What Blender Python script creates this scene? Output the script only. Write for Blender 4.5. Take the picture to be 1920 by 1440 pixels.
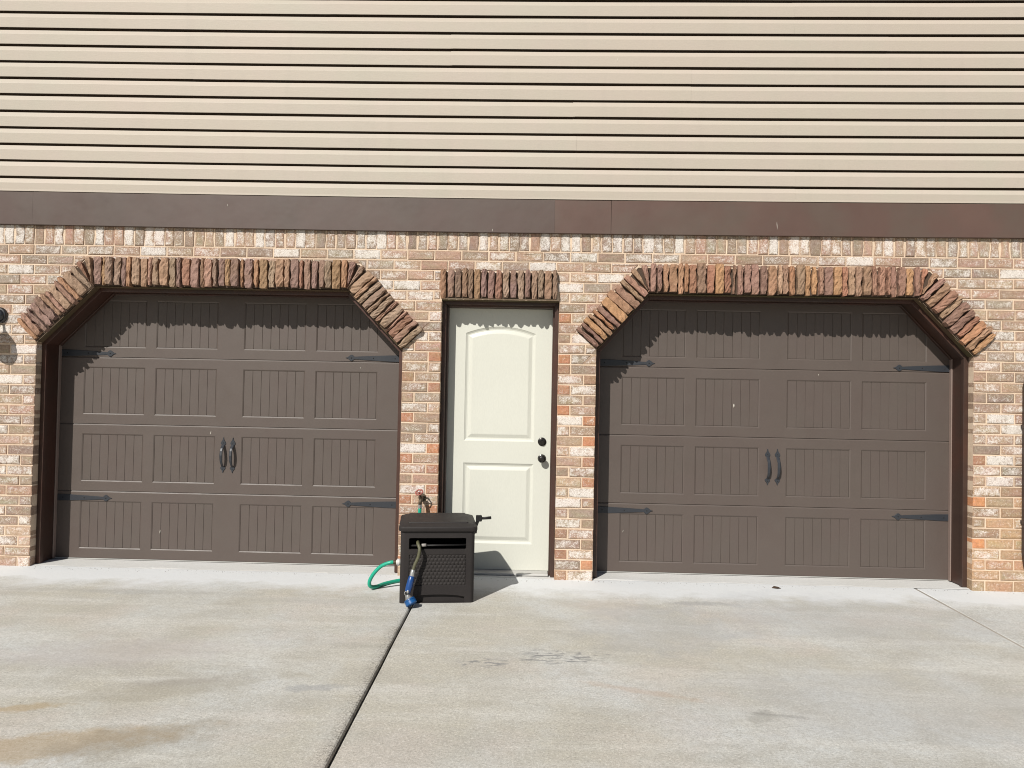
import bpy, math, random
from mathutils import Vector, Matrix, noise
from mathutils.geometry import tessellate_polygon
R = random.Random(7)
for _o in list(bpy.data.objects):
    bpy.data.objects.remove(_o)
SC = bpy.context.scene
COL = SC.collection

# ------------------------------------------------------------------ camera
def cam_axes(yaw, pitch, roll):
    cy, sy = math.cos(yaw), math.sin(yaw)
    f = Vector((sy*math.cos(pitch), cy*math.cos(pitch), math.sin(pitch)))
    r = Vector((cy, -sy, 0)); u = r.cross(f)
    cr, sr = math.cos(roll), math.sin(roll)
    return cr*r+sr*u, -sr*r+cr*u, f
CAM = Vector((0.0, -5.8751, 1.342))
_r, _u, _f = cam_axes(-0.0256, 0.0200, 0.0196)
cd = bpy.data.cameras.new('camera'); cam = bpy.data.objects.new('camera', cd); COL.objects.link(cam)
cam.matrix_world = Matrix(((_r.x, _u.x, -_f.x, CAM.x), (_r.y, _u.y, -_f.y, CAM.y), (_r.z, _u.z, -_f.z, CAM.z), (0, 0, 0, 1)))
cd.sensor_width = 36; cd.lens = 26.25; cd.clip_start = .05; cd.clip_end = 2000
SC.camera = cam

# ------------------------------------------------------------------ light
SUN = Vector((0.50, 1.0, -0.90)).normalized()
w = bpy.data.worlds.new('World'); SC.world = w; w.use_nodes = True
nt = w.node_tree; nt.nodes.clear()
sky = nt.nodes.new('ShaderNodeTexSky'); sky.sky_type = 'NISHITA'; sky.sun_disc = False
sky.sun_elevation = math.asin(-SUN.z); sky.sun_rotation = math.atan2(-SUN.x, -SUN.y) % (2*math.pi)
bg = nt.nodes.new('ShaderNodeBackground'); bg.inputs[1].default_value = 0.05
ow = nt.nodes.new('ShaderNodeOutputWorld')
nt.links.new(sky.outputs[0], bg.inputs[0]); nt.links.new(bg.outputs[0], ow.inputs[0])
sl = bpy.data.lights.new('sun', 'SUN'); sl.energy = 5.0; sl.angle = math.radians(0.5); sl.color = (1, .965, .90)
sun = bpy.data.objects.new('sun', sl); COL.objects.link(sun)
sun.rotation_euler = SUN.to_track_quat('-Z', 'Y').to_euler(); sun.location = (-6, -10, 10)
SC.view_settings.view_transform = 'Standard'; SC.view_settings.look = 'None'
SC.view_settings.gamma = 1; SC.view_settings.use_curve_mapping = False
SC.view_settings.exposure = -0.02
SC.render.engine = 'CYCLES'
SC.cycles.max_bounces = 8; SC.cycles.filter_width = 1.0; SC.cycles.use_denoising = True

# ------------------------------------------------------------------ material helpers
class NB:
    def __init__(s, name):
        s.m = bpy.data.materials.new(name); s.m.use_nodes = True; s.t = s.m.node_tree; s.t.nodes.clear()
        s.o = s.t.nodes.new('ShaderNodeOutputMaterial'); s.b = s.t.nodes.new('ShaderNodeBsdfPrincipled')
        s.t.links.new(s.b.outputs[0], s.o.inputs[0]); s.pos = s.n('ShaderNodeNewGeometry').outputs['Position']
    def n(s, ty, **k):
        x = s.t.nodes.new(ty)
        for a, v in k.items(): setattr(x, a, v)
        return x
    def put(s, sock, v):
        if isinstance(v, bpy.types.NodeSocket): s.t.links.new(v, sock)
        elif isinstance(v, (tuple, list)) and len(v) == 3 and sock.type == 'RGBA': sock.default_value = (*v, 1)
        else: sock.default_value = v
    def math(s, op, a, b=0, c=0, clamp=False):
        x = s.n('ShaderNodeMath', operation=op, use_clamp=clamp); s.put(x.inputs[0], a); s.put(x.inputs[1], b); s.put(x.inputs[2], c)
        return x.outputs[0]
    def mix(s, f, a, b, mode='MIX'):
        x = s.n('ShaderNodeMix', data_type='RGBA', blend_type=mode); s.put(x.inputs[0], f); s.put(x.inputs[6], a); s.put(x.inputs[7], b)
        return x.outputs[2]
    def mapping(s, scale=(1, 1, 1), loc=(0, 0, 0), rot=(0, 0, 0), src=None):
        x = s.n('ShaderNodeMapping'); s.put(x.inputs[0], src or s.pos); x.inputs[1].default_value = loc; x.inputs[2].default_value = rot; x.inputs[3].default_value = scale
        return x.outputs[0]
    def noise(s, scale, detail=4, rough=.55, vec=None, w_=None):
        x = s.n('ShaderNodeTexNoise'); s.put(x.inputs['Vector'], vec or s.pos); x.inputs['Scale'].default_value = scale
        x.inputs['Detail'].default_value = detail; x.inputs['Roughness'].default_value = rough
        return x.outputs[0]
    def step(s, v, a, b, lo=0., hi=1.):
        x = s.n('ShaderNodeMapRange', clamp=True); s.put(x.inputs[0], v); x.inputs[1].default_value = a; x.inputs[2].default_value = b
        x.inputs[3].default_value = lo; x.inputs[4].default_value = hi
        return x.outputs[0]
    def xyz(s):
        x = s.n('ShaderNodeSeparateXYZ'); s.put(x.inputs[0], s.pos); return x.outputs
    def bump(s, h, dist, strength=1., prev=None):
        x = s.n('ShaderNodeBump'); s.put(x.inputs['Height'], h); x.inputs['Distance'].default_value = dist; x.inputs['Strength'].default_value = strength
        if prev: s.put(x.inputs['Normal'], prev)
        return x.outputs[0]
    def fin(s, col, rough=.6, spec=.5, normal=None, metal=0.):
        s.put(s.b.inputs['Base Color'], col); s.put(s.b.inputs['Roughness'], rough); s.put(s.b.inputs['Specular IOR Level'], spec)
        s.put(s.b.inputs['Metallic'], metal)
        if normal: s.put(s.b.inputs['Normal'], normal)
        return s.m

def painted(name, col, var=.12, rough=.5, spec=.5, bscale=60, bdist=.0006, stretch=(1, 1, 1), patch=None, metal=0., dust=None):
    b = NB(name); v = b.mapping(stretch)
    n1 = b.noise(1.7, 4); n2 = b.noise(bscale, 3, .6, v)
    c = b.mix(b.step(n1, .3, .7), tuple(x*(1-var) for x in col), tuple(x*(1+var) for x in col))
    if patch: c = b.mix(b.step(b.noise(2.6, 3), .42, .62), c, patch)
    c = b.mix(b.step(n2, .3, .7, 0, .25), c, tuple(x*.75 for x in col))
    if dust:
        c = b.mix(b.step(b.noise(9, 5, .7), .5, .75, 0, .35), c, dust)
    r = b.step(b.noise(8, 4), .3, .7, rough-.06, rough+.06)
    return b.fin(c, r, spec, b.bump(n2, bdist), metal)

M = {}
# brick: per-brick tint is the brick's own colour, alpha = how much lime wash it carries
b = NB('brick'); at = b.n('ShaderNodeAttribute', attribute_name='tint')
big = b.noise(24, 5, .6); mid = b.noise(48, 5, .65); fine = b.noise(190, 4, .7)
c = b.mix(b.step(mid, .3, .7), b.mix(.34, at.outputs[0], (.10, .07, .055), 'MIX'), b.mix(.16, at.outputs[0], (.75, .66, .58)))
c = b.mix(b.step(fine, .35, .7, 0, .38), c, (.17, .125, .10))
sp = b.noise(85, 5, .7)
wa = b.math('MULTIPLY_ADD', at.outputs['Alpha'], .33, b.math('MULTIPLY_ADD', big, .56, b.math('MULTIPLY', sp, .62)))
wmask = b.step(wa, .715, .885)
wmask = b.math('MULTIPLY', wmask, b.step(fine, .34, .56, .35, 1))
c = b.mix(b.math('MULTIPLY', wmask, .84), c, (.80, .755, .71))
pit = b.noise(105, 4, .7); fl_ = b.noise(135, 4, .7, b.mapping((1, 1, 1.25), loc=(5, 3, 1)))
c = b.mix(b.step(pit, .56, .66, 0, .55), c, (.17, .125, .09))
c = b.mix(b.math('MULTIPLY', b.step(fl_, .56, .64), b.step(at.outputs['Alpha'], .05, .5, .12, .75)), c, (.86, .80, .72))
h = b.math('ADD', b.math('MULTIPLY', mid, 1.0), b.math('ADD', b.math('MULTIPLY', fine, .45), b.math('MULTIPLY', wmask, .25)))
M['brick'] = b.fin(c, .93, .15, b.bump(h, .0035, .9))
b = NB('mortar'); n1 = b.noise(7, 5, .6); n2 = b.noise(150, 4, .7)
c = b.mix(b.step(n1, .3, .7), (.62, .47, .345), (.80, .65, .50)); c = b.mix(b.step(n2, .35, .75, 0, .45), c, (.36, .26, .18))
M['mortar'] = b.fin(c, .95, .1, b.bump(n2, .003))
b = NB('field_stone'); at = b.n('ShaderNodeAttribute', attribute_name='tint')
n1 = b.noise(22, 6, .65); n2 = b.noise(90, 5, .7); n3 = b.noise(6, 3)
c = b.mix(b.step(n1, .3, .7), b.mix(.32, at.outputs[0], (.09, .06, .045)), b.mix(.18, at.outputs[0], (.50, .40, .30)))
c = b.mix(b.step(n3, .48, .7, 0, .4), c, (.24, .15, .08)); c = b.mix(b.step(n2, .42, .75, 0, .35), c, (.10, .07, .055))
M['stone'] = b.fin(c, .9, .2, b.bump(b.math('ADD', n1, b.math('MULTIPLY', n2, .5)), .008))
M['backing'] = painted('gap_shade_backing', (.085, .06, .045), rough=.95, spec=.1, bscale=90, bdist=.002)  # dark colour stands in for shade in stone gaps and under siding laps
# concrete
def concrete(name, clean):
    b = NB(name); x, y, z = b.xyz()
    n1 = b.noise(.9, 6, .6); n2 = b.noise(2.8, 6, .62); n3 = b.noise(26, 5, .65); n4 = b.noise(230, 3, .7)
    streak = b.noise(1.0, 5, .6, b.mapping((.8, 5.5, 1), rot=(0, 0, .06)))
    c = b.mix(b.step(n1, .42, .58), (.525, .50, .43), (.59, .60, .585))
    c = b.mix(b.step(n2, .46, .64, 0, .65), c, (.445, .425, .375)); c = b.mix(b.step(streak, .48, .66, 0, .6), c, (.69, .68, .64)); pk = b.noise(1.5, 4, .6, b.mapping((1, 1, 1), loc=(9, 4, 0))); c = b.mix(b.step(pk, .52, .66, 0, .4), c, (.60, .53, .48)); br = b.noise(60, 3, .6, b.mapping((.35, 3.2, 1))); c = b.mix(b.step(br, .42, .6, .18, 0), c, (.38, .36, .32))
    n5 = b.noise(90, 4, .75); c = b.mix(b.step(n3, .42, .66, 0, .38), c, (.38, .36, .32)); c = b.mix(b.step(n5, .30, .48, .62, 0), c, (.24, .225, .195)); c = b.mix(b.step(n4, .30, .48, .6, 0), c, (.20, .185, .155))
    c = b.mix(b.step(n5, .54, .70, 0, .55), c, (.84, .82, .76))
    if not clean:
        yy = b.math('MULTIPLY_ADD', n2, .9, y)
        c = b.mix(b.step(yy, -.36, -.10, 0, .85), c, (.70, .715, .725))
    else:
        c = b.mix(.6, c, (.66, .66, .655))
    def blob(cx, cy, rx, ry, ang, amt, col, hard=.35, nz=1.0, nsc=2.6):
        mp = b.mapping((1/rx, 1/ry, 0), loc=(0, 0, 0))
        sub = b.n('ShaderNodeVectorMath', operation='SUBTRACT'); b.put(sub.inputs[0], b.pos); sub.inputs[1].default_value = (cx, cy, 0)
        mp = b.mapping((1/rx, 1/ry, 0), rot=(0, 0, 0), src=b.mapping((1, 1, 0), rot=(0, 0, -ang), src=sub.outputs[0]))
        ln = b.n('ShaderNodeVectorMath', operation='LENGTH'); b.put(ln.inputs[0], mp)
        d = b.math('MULTIPLY_ADD', b.math('SUBTRACT', b.noise(nsc/max(rx, ry)*.75, 7, .7), .5), nz*3.4, ln.outputs['Value'])
        return b.step(d, 1+hard, 1-hard, 0, amt), col
    blobs = [(-1.85, -3.09, .42, .11, .30, .50, (.38, .265, .13)), (-1.51, -3.0, .26, .12, .5, .42, (.26, .225, .17)), (-2.17, -2.77, .22, .035, .3, .50, (.38, .27, .13)), (-1.59, -2.5, .40, .10, .35, .38, (.31, .28, .22)), (-2.1, -2.05, .5, .2, .1, .30, (.42, .38, .385)),
             (1.02, -2.62, .08, .05, .8, .42, (.25, .24, .21)), (1.10, -2.60, .12, .016, -.15, .42, (.22, .21, .19)),
             (1.17, -.83, .22, .045, 0, .38, (.27, .27, .28)), (.55, -2.38, .26, .03, -.35, .30, (.42, .29, .20)),
             (-.98, -2.45, .14, .04, .1, .42, (.26, .27, .29)), (-1.6, -2.42, .24, .04, .25, .30, (.30, .275, .25)),
             (-2.7, -.9, .75, .06, 0, .28, (.33, .325, .31)), (-1.35, -1.02, .5, .06, 0, .24, (.34, .34, .32)), (.75, -1.4, .4, .45, 0, .30, (.35, .355, .37)),
             (2.0, -1.1, .9, .5, 0, .25, (.40, .41, .43)), (1.7, -2.5, .9, .35, 0, .25, (.38, .385, .40)), (-.9, -1.85, .16, .05, 0, .2, (.3, .3, .28))]
    for bl in ([] if clean else blobs):
        f, cc = blob(*bl); c = b.mix(f, c, cc)
    if not clean:
        # tyre tread prints: rows of short dark dashes
        tr = b.noise(1, 3, .6, b.mapping((13, 38, 1), rot=(0, 0, .30)))
        for (cx, cy, rx, ry, a) in ((.19, -1.94, .22, .10, .12), (-.20, -2.06, .13, .06, .1)):
            f, _ = blob(cx, cy, rx, ry, a, 1., None, .3, .5)
            c = b.mix(b.math('MULTIPLY', b.math('MULTIPLY', f, b.step(tr, .50, .58)), .8), c, (.22, .22, .22))
        # worn, dirty slab edge along the open joint
        xj = b.math('MULTIPLY_ADD', y, -.0147, -.7577)
        d = b.math('SUBTRACT', xj, x)
        side = b.math('MULTIPLY', b.step(d, -.03, .0, 0, 1), b.step(d, .085, .015, 0, 1))
        f = b.math('MULTIPLY', side, b.step(b.noise(75, 4, .75), .47, .60))
        f = b.math('MULTIPLY', f, b.step(y, -1.1, -1.6))
        c = b.mix(b.math('MULTIPLY', f, .75), c, (.15, .135, .12))
    nb = b.bump(b.math('ADD', n3, b.math('MULTIPLY', n4, .5)), .0022, .8)
    return b.fin(c, .88, .25, nb)
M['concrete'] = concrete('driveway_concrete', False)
M['floor'] = concrete('floor_concrete', True)
# siding
b = NB('vinyl_siding'); g = b.noise(30, 4, .6, b.mapping((.5, 1, 14))); n1 = b.noise(1.1, 3); n2 = b.noise(3.1, 3)
oi = b.n('ShaderNodeObjectInfo')
c = b.mix(b.step(n1, .35, .65), (.492, .425, .358), (.466, .424, .355)); c = b.mix(b.step(n2, .4, .7, 0, .5), c, (.505, .418, .370))
c = b.mix(b.step(oi.outputs['Random'], 0, 1, 0, .22), c, (.46, .41, .33)); c = b.mix(b.step(g, .35, .7, 0, .30), c, (.42, .37, .30)); sg = b.noise(3, 5, .6, b.mapping((2.2, 1, .35))); c = b.mix(b.step(sg, .55, .75, 0, .16), c, (.36, .32, .27))
M['siding'] = b.fin(c, .55, .35, b.bump(g, .0006))
M['fascia'] = painted('brown_coil_trim', (.099, .073, .062), var=.07, rough=.45, spec=.4, bscale=3, bdist=.003, patch=(.101, .069, .059))
M['fascia2'] = painted('reddish_brown_coil_trim', (.118, .072, .058), var=.10, rough=.45, spec=.4, bscale=3, bdist=.003, patch=(.110, .078, .062))
M['door'] = painted('brown_steel_door', (.096, .075, .064), var=.05, rough=.5, spec=.5, bscale=240, bdist=.0004, stretch=(.25, 1, 1), patch=(.096, .073, .063))
M['plank'] = painted('brown_steel_planking', (.095, .075, .064), var=.05, rough=.5, spec=.5, bscale=240, bdist=.0004, stretch=(1, 1, .22), patch=(.097, .074, .064))
M['frame'] = painted('dark_brown_trim_paint', (.062, .027, .019), var=.12, rough=.42, spec=.45, bscale=40, bdist=.0006, patch=(.048, .028, .021))
M['soffit'] = painted('weathered_lintel_steel', (.105, .072, .043), var=.25, rough=.8, spec=.2, bscale=45, bdist=.002, patch=(.085, .072, .036))
M['stop'] = painted('pinkish_grey_door_stop', (.24, .175, .15), rough=.6)
M['seal'] = painted('grey_weather_seal', (.30, .28, .26), rough=.7)
M['grout'] = painted('dirty_joint', (.16, .14, .115), var=.3, rough=.95, spec=.1, bscale=90, bdist=.003)
M['grout2'] = painted('tooled_concrete_joint', (.36, .33, .29), var=.15, rough=.95, spec=.1, bscale=90, bdist=.002)
M['rubber'] = painted('black_rubber', (.02, .02, .02), rough=.8, spec=.3)
M['iron'] = painted('black_hinge_iron', (.030, .033, .040), var=.1, rough=.45, spec=.45, bscale=120, bdist=.0004)
M['white_door'] = painted('cream_white_door_paint', (.61, .61, .542), var=.02, rough=.45, spec=.4, bscale=200, bdist=.0002, stretch=(1, 1, .2))
M['bronze'] = painted('dark_bronze', (.03, .026, .024), rough=.25, spec=.8, metal=.6)
M['sill'] = painted('aluminium_threshold', (.45, .44, .42), rough=.5, bscale=80, bdist=.0008)
M['plastic'] = painted('dark_brown_resin', (.026, .0225, .022), var=.12, rough=.58, spec=.22, bscale=160, bdist=.0008, dust=(.036, .031, .028))
M['wicker'] = painted('dark_brown_resin_wicker', (.034, .030, .029), var=.12, rough=.75, spec=.2, bscale=160, bdist=.0006)
M['plastic_dark'] = painted('black_resin', (.012, .011, .011), rough=.5, spec=.4)
M['green'] = painted('green_hose_vinyl', (.010, .36, .23), var=.08, rough=.38, spec=.5, bscale=60, bdist=.0003)
M['olive'] = painted('weathered_olive_hose', (.085, .082, .045), var=.3, rough=.5, bscale=60)
M['blue'] = painted('blue_nozzle_plastic', (.008, .055, .21), var=.08, rough=.3, spec=.6)
M['blue2'] = painted('light_blue_nozzle_plastic', (.007, .08, .25), var=.08, rough=.35, spec=.6)
M['steel'] = painted('dull_steel', (.45, .45, .44), rough=.35, metal=.7)
M['white_plastic'] = painted('white_plastic', (.62, .60, .58), rough=.5)
M['red'] = painted('faded_red_wheel', (.33, .10, .08), var=.3, rough=.6, bscale=150)
M['brass'] = painted('tarnished_brass', (.10, .075, .05), rough=.5, metal=.5, bscale=150)
M['black'] = painted('black_metal_lamp', (.015, .015, .017), rough=.3, spec=.7)
M['splat'] = painted('dried_white_dropping', (.68, .64, .56), rough=.9)
M['brown_pipe'] = painted('dark_brown_downspout', (.05, .035, .032), rough=.4)
M['soil'] = painted('dry_grass_ground', (.16, .15, .09), var=.3, rough=.95, bscale=30, bdist=.02)
M['leaf'] = painted('dry_leaf', (.06, .035, .02), rough=.9)
b = NB('clear_glass'); b.put(b.b.inputs['Transmission Weight'], .85); M['glass'] = b.fin((.8, .8, .78), .08, .5)

# ------------------------------------------------------------------ geometry helpers
def link(o, parent=None):
    COL.objects.link(o)
    if parent: o.parent = parent
    return o
WORLD = {}
def make(name, vs, fs, mat, parent=None, smooth=False, tint=None, origin=None):
    vs = [Vector(v) for v in vs]
    if origin is None:
        lo = Vector((min(v.x for v in vs), min(v.y for v in vs), min(v.z for v in vs))); hi = Vector((max(v.x for v in vs), max(v.y for v in vs), max(v.z for v in vs)))
        origin = (lo+hi)/2
    origin = Vector(origin)
    me = bpy.data.meshes.new(name); me.from_pydata([v-origin for v in vs], [], fs); me.materials.append(mat)
    if smooth:
        for p in me.polygons: p.use_smooth = True
    if tint is not None:
        ca = me.color_attributes.new('tint', 'FLOAT_COLOR', 'POINT')
        if isinstance(tint, tuple): tint = [tint]*len(vs)
        for i, t in enumerate(tint): ca.data[i].color = t
    me.update()
    o = bpy.data.objects.new(name, me); link(o, parent)
    WORLD[o] = origin.copy()
    o.location = origin-(WORLD[parent] if parent else Vector())
    return o
def fix_normals(o):
    import bmesh
    bm = bmesh.new(); bm.from_mesh(o.data); bmesh.ops.recalc_face_normals(bm, faces=bm.faces); bm.to_mesh(o.data); bm.free(); return o
def empty(name, loc, label=None, cat=None, group=None, parent=None, kind=None):
    o = bpy.data.objects.new(name, None); o.empty_display_size = .1; link(o, parent); WORLD[o] = Vector(loc)
    o.location = Vector(loc)-(WORLD[parent] if parent else Vector())
    tag(o, label, cat, group, kind); return o
def tag(o, label=None, cat=None, group=None, kind=None):
    if label: o['label'] = label
    if cat: o['category'] = cat
    if group: o['group'] = group
    if kind or cat: o['kind'] = kind or 'thing'
    return o
class MB:
    def __init__(s): s.v = []; s.f = []; s.t = []
    def add(s, vs, fs, t=None):
        k = len(s.v); s.v += [Vector(v) for v in vs]; s.f += [tuple(i+k for i in f) for f in fs]
        s.t += [t]*len(vs) if not isinstance(t, list) else t
    def build(s, name, mat, parent=None, smooth=False, tint=False, origin=None):
        return make(name, s.v, s.f, mat, parent, smooth, s.t if tint else None, origin)
def bevbox(x0, x1, y0, y1, z0, z1, c=.003):
    """box whose edges are all chamfered"""
    vs = []; idx = {}
    X = (x0, x1); Y = (y0, y1); Z = (z0, z1)
    for i in (0, 1):
        for j in (0, 1):
            for k in (0, 1):
                sx, sy, sz = (1, -1)[i], (1, -1)[j], (1, -1)[k]
                for a, d in enumerate(((0, sy*c, sz*c), (sx*c, 0, sz*c), (sx*c, sy*c, 0))):
                    idx[(i, j, k, a)] = len(vs); vs.append((X[i]+d[0], Y[j]+d[1], Z[k]+d[2]))
    fs = []
    for i in (0, 1): fs.append([idx[(i, j, k, 0)] for j, k in ((0, 0), (0, 1), (1, 1), (1, 0))])
    for j in (0, 1): fs.append([idx[(i, j, k, 1)] for i, k in ((0, 0), (0, 1), (1, 1), (1, 0))])
    for k in (0, 1): fs.append([idx[(i, j, k, 2)] for i, j in ((0, 0), (0, 1), (1, 1), (1, 0))])
    for j in (0, 1):
        for k in (0, 1): fs.append([idx[(0, j, k, 1)], idx[(1, j, k, 1)], idx[(1, j, k, 2)], idx[(0, j, k, 2)]])
    for i in (0, 1):
        for k in (0, 1): fs.append([idx[(i, 0, k, 0)], idx[(i, 1, k, 0)], idx[(i, 1, k, 2)], idx[(i, 0, k, 2)]])
    for i in (0, 1):
        for j in (0, 1): fs.append([idx[(i, j, 0, 0)], idx[(i, j, 1, 0)], idx[(i, j, 1, 1)], idx[(i, j, 0, 1)]])
    for i in (0, 1):
        for j in (0, 1):
            for k in (0, 1): fs.append([idx[(i, j, k, a)] for a in (0, 1, 2)])
    return vs, fs
def box(name, x0, x1, y0, y1, z0, z1, mat, parent=None, c=.003):
    vs, fs = bevbox(x0, x1, y0, y1, z0, z1, c); return fix_normals(make(name, vs, fs, mat, parent))
def area(p): return .5*sum(p[i][0]*p[(i+1) % len(p)][1]-p[(i+1) % len(p)][0]*p[i][1] for i in range(len(p)))
def ccw(p): return p if area(p) > 0 else p[::-1]
def inset(p, d):
    """move every edge of a ccw polygon inwards by d (miter)"""
    n = len(p); out = []
    for i in range(n):
        a, q, c = Vector(p[i-1]), Vector(p[i]), Vector(p[(i+1) % n])
        e1 = (q-a).normalized(); e2 = (c-q).normalized()
        n1 = Vector((-e1.y, e1.x)); n2 = Vector((-e2.y, e2.x))
        k = n1+n2; k = k/max(.3, k.dot(n1)) if k.length > 1e-6 else n1
        out.append((q.x+k.x*d, q.y+k.y*d))
    return out
def clip(poly, a, nrm):
    """keep the part of poly with (p-a).n >= 0"""
    out = []
    for i in range(len(poly)):
        p, q = poly[i], poly[(i+1) % len(poly)]
        dp = (p[0]-a[0])*nrm[0]+(p[1]-a[1])*nrm[1]; dq = (q[0]-a[0])*nrm[0]+(q[1]-a[1])*nrm[1]
        if dp >= 0: out.append(p)
        if (dp > 0 > dq) or (dp < 0 < dq):
            t = dp/(dp-dq); out.append((p[0]+(q[0]-p[0])*t, p[1]+(q[1]-p[1])*t))
    return out
def subtract(poly, hole):
    """poly minus a convex ccw hole, as a list of convex pieces"""
    rem = poly; out = []
    for i in range(len(hole)):
        a, c = hole[i], hole[(i+1) % len(hole)]
        n_in = (-(c[1]-a[1]), c[0]-a[0])
        o = clip(rem, a, (-n_in[0], -n_in[1]))
        if len(o) > 2 and abs(area(o)) > 1e-5: out.append(o)
        rem = clip(rem, a, n_in)
        if len(rem) < 3: break
    return out if len(rem) >= 3 and abs(area(rem)) > 1e-6 else [poly]
def prism(poly, yf, yb, c, jit=0., rnd=None):
    """polygon in x/z pushed from front yf to back yb, front edge chamfered by c"""
    p = ccw(poly); n = len(p)
    if jit and rnd: p = [(x+rnd.uniform(-jit, jit), z+rnd.uniform(-jit, jit)) for x, z in p]
    fr = inset(p, c)
    if abs(area(fr)) < 1e-5 or area(fr) < 0: fr = inset(p, c*.2)
    vs = [(x, yf+(rnd.uniform(-.0012, .0012) if rnd and jit else 0), z) for x, z in fr]+[(x, yf+c*.8, z) for x, z in p]+[(x, yb, z) for x, z in p]
    fs = [tuple(range(n))]
    for k in (0, 1):
        for i in range(n):
            j = (i+1) % n; fs.append((k*n+i, (k+1)*n+i, (k+1)*n+j, k*n+j))
    fs.append(tuple(range(3*n-1, 2*n-1, -1)))
    return vs, fs
def spline(pts, sub=6):
    P = [Vector(p) for p in pts]; out = []
    for i in range(len(P)-1):
        p0, p1, p2, p3 = P[max(i-1, 0)], P[i], P[i+1], P[min(i+2, len(P)-1)]
        for k in range(sub):
            t = k/sub
            out.append(.5*((2*p1)+(p2-p0)*t+(2*p0-5*p1+4*p2-p3)*t*t+(3*p1-p0-3*p2+p3)*t**3))
    return out+[P[-1]]
def tube(pts, r, seg=12, caps=True):
    P = [Vector(p) for p in pts]; vs = []; fs = []; n = len(P)
    rr = r if isinstance(r, (list, tuple)) else [r]*n
    up = None
    for i in range(n):
        t = (P[min(i+1, n-1)]-P[max(i-1, 0)]).normalized()
        if up is None: up = t.orthogonal().normalized()
        up = (up-t*up.dot(t)).normalized(); s = t.cross(up)
        for k in range(seg):
            a = 2*math.pi*k/seg; vs.append(P[i]+(up*math.cos(a)+s*math.sin(a))*rr[i])
    for i in range(n-1):
        for k in range(seg):
            j = (k+1) % seg; fs.append((i*seg+k, i*seg+j, (i+1)*seg+j, (i+1)*seg+k))
    if caps: fs += [tuple(range(seg-1, -1, -1)), tuple(range((n-1)*seg, n*seg))]
    return vs, fs
def tobj(name, pts, r, mat, parent=None, seg=12):
    vs, fs = tube(pts, r, seg); o = make(name, vs, fs, mat, parent)
    for p in o.data.polygons: p.use_smooth = len(p.vertices) == 4
    return o
def lathe(p0, axis, prof, seg=24):
    """prof: list of (distance along axis, radius)"""
    a = Vector(axis).normalized(); p0 = Vector(p0)
    return tube_like([p0+a*d for d, _ in prof], [max(r, 1e-4) for _, r in prof], a, seg)
def tube_like(P, rr, a, seg):
    up = a.orthogonal().normalized(); s = a.cross(up); vs = []; fs = []; n = len(P)
    for i in range(n):
        for k in range(seg):
            t = 2*math.pi*k/seg; vs.append(P[i]+(up*math.cos(t)+s*math.sin(t))*rr[i])
    for i in range(n-1):
        for k in range(seg):
            j = (k+1) % seg; fs.append((i*seg+k, i*seg+j, (i+1)*seg+j, (i+1)*seg+k))
    fs += [tuple(range(seg-1, -1, -1)), tuple(range((n-1)*seg, n*seg))]
    return vs, fs
def lobj(name, p0, axis, prof, mat, parent=None, seg=24, smooth=True):
    vs, fs = lathe(p0, axis, prof, seg); o = make(name, vs, fs, mat, parent)
    if smooth:
        for p in o.data.polygons: p.use_smooth = len(p.vertices) == 4
        o.data.set_sharp_from_angle(angle=math.radians(38))
    return o

# ------------------------------------------------------------------ measured layout
YW, YS = -.27, -.30                    # brick face, stone face
COURSE = .0768; MJ = .010
LG = dict(xl=-3.785, xr=-.975, zl=1.71, zr=1.70, zt=2.145, cl=-3.345, cr=-1.400, dc=-2.394)
RG = dict(xl=.484, xr=3.272, zl=1.725, zr=1.725, zt=2.155, cl=.870, cr=2.862, dc=1.889)
MDX0, MDX1, MDZ = -.686, .200, 2.085
def opening(G): return [(G['xl'], 0), (G['xr'], 0), (G['xr'], G['zr']), (G['cr'], G['zt']), (G['cl'], G['zt']), (G['xl'], G['zl'])]
def path(G): return [(G['xl'], 0), (G['xl'], G['zl']), (G['cl'], G['zt']), (G['cr'], G['zt']), (G['xr'], G['zr']), (G['xr'], 0)]
MD = [(MDX0, 0), (MDX1, 0), (MDX1, MDZ), (MDX0, MDZ)]
BAND = .215
def surround(G, sh=0.):
    """outline of the stone band with the opening, above the diagonals' feet; sh shrinks it"""
    dl = (Vector((G['cl'], G['zt']))-Vector((G['xl'], G['zl']))).normalized(); nl = Vector((-dl.y, dl.x))
    dr = (Vector((G['xr'], G['zr']))-Vector((G['cr'], G['zt']))).normalized(); nr = Vector((-dr.y, dr.x))
    B = BAND-sh; tz = G['zt']+B
    k1 = (B-B*nl.y)/dl.y if dl.y else 0
    ol = Vector((G['xl'], G['zl']))+nl*B+dl*sh; orr = Vector((G['xr'], G['zr']))+nr*B-dr*sh
    a1 = Vector((G['cl'], G['zt']))+nl*B; a1 = a1+dl*((tz-a1.y)/dl.y)
    a2 = Vector((G['cr'], G['zt']))+nr*B; a2 = a2-dr*((tz-a2.y)/(-dr.y))
    il = Vector((G['xl'], G['zl']))+dl*sh; ir = Vector((G['xr'], G['zr']))-dr*sh
    return ccw([tuple(ol), tuple(a1), tuple(a2), tuple(orr), tuple(ir), tuple(il)])
HOLES = [opening(LG), opening(RG), MD, surround(LG, .012), surround(RG, .012), [(-.700, 2.08), (.186, 2.08), (.186, 2.28), (-.700, 2.28)]]
WX0, WX1, WTOP = -7.0, 6.6, 2.60
def sag(x): return .013*min(1.3, abs((x+.2)/3.8))**2

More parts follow.
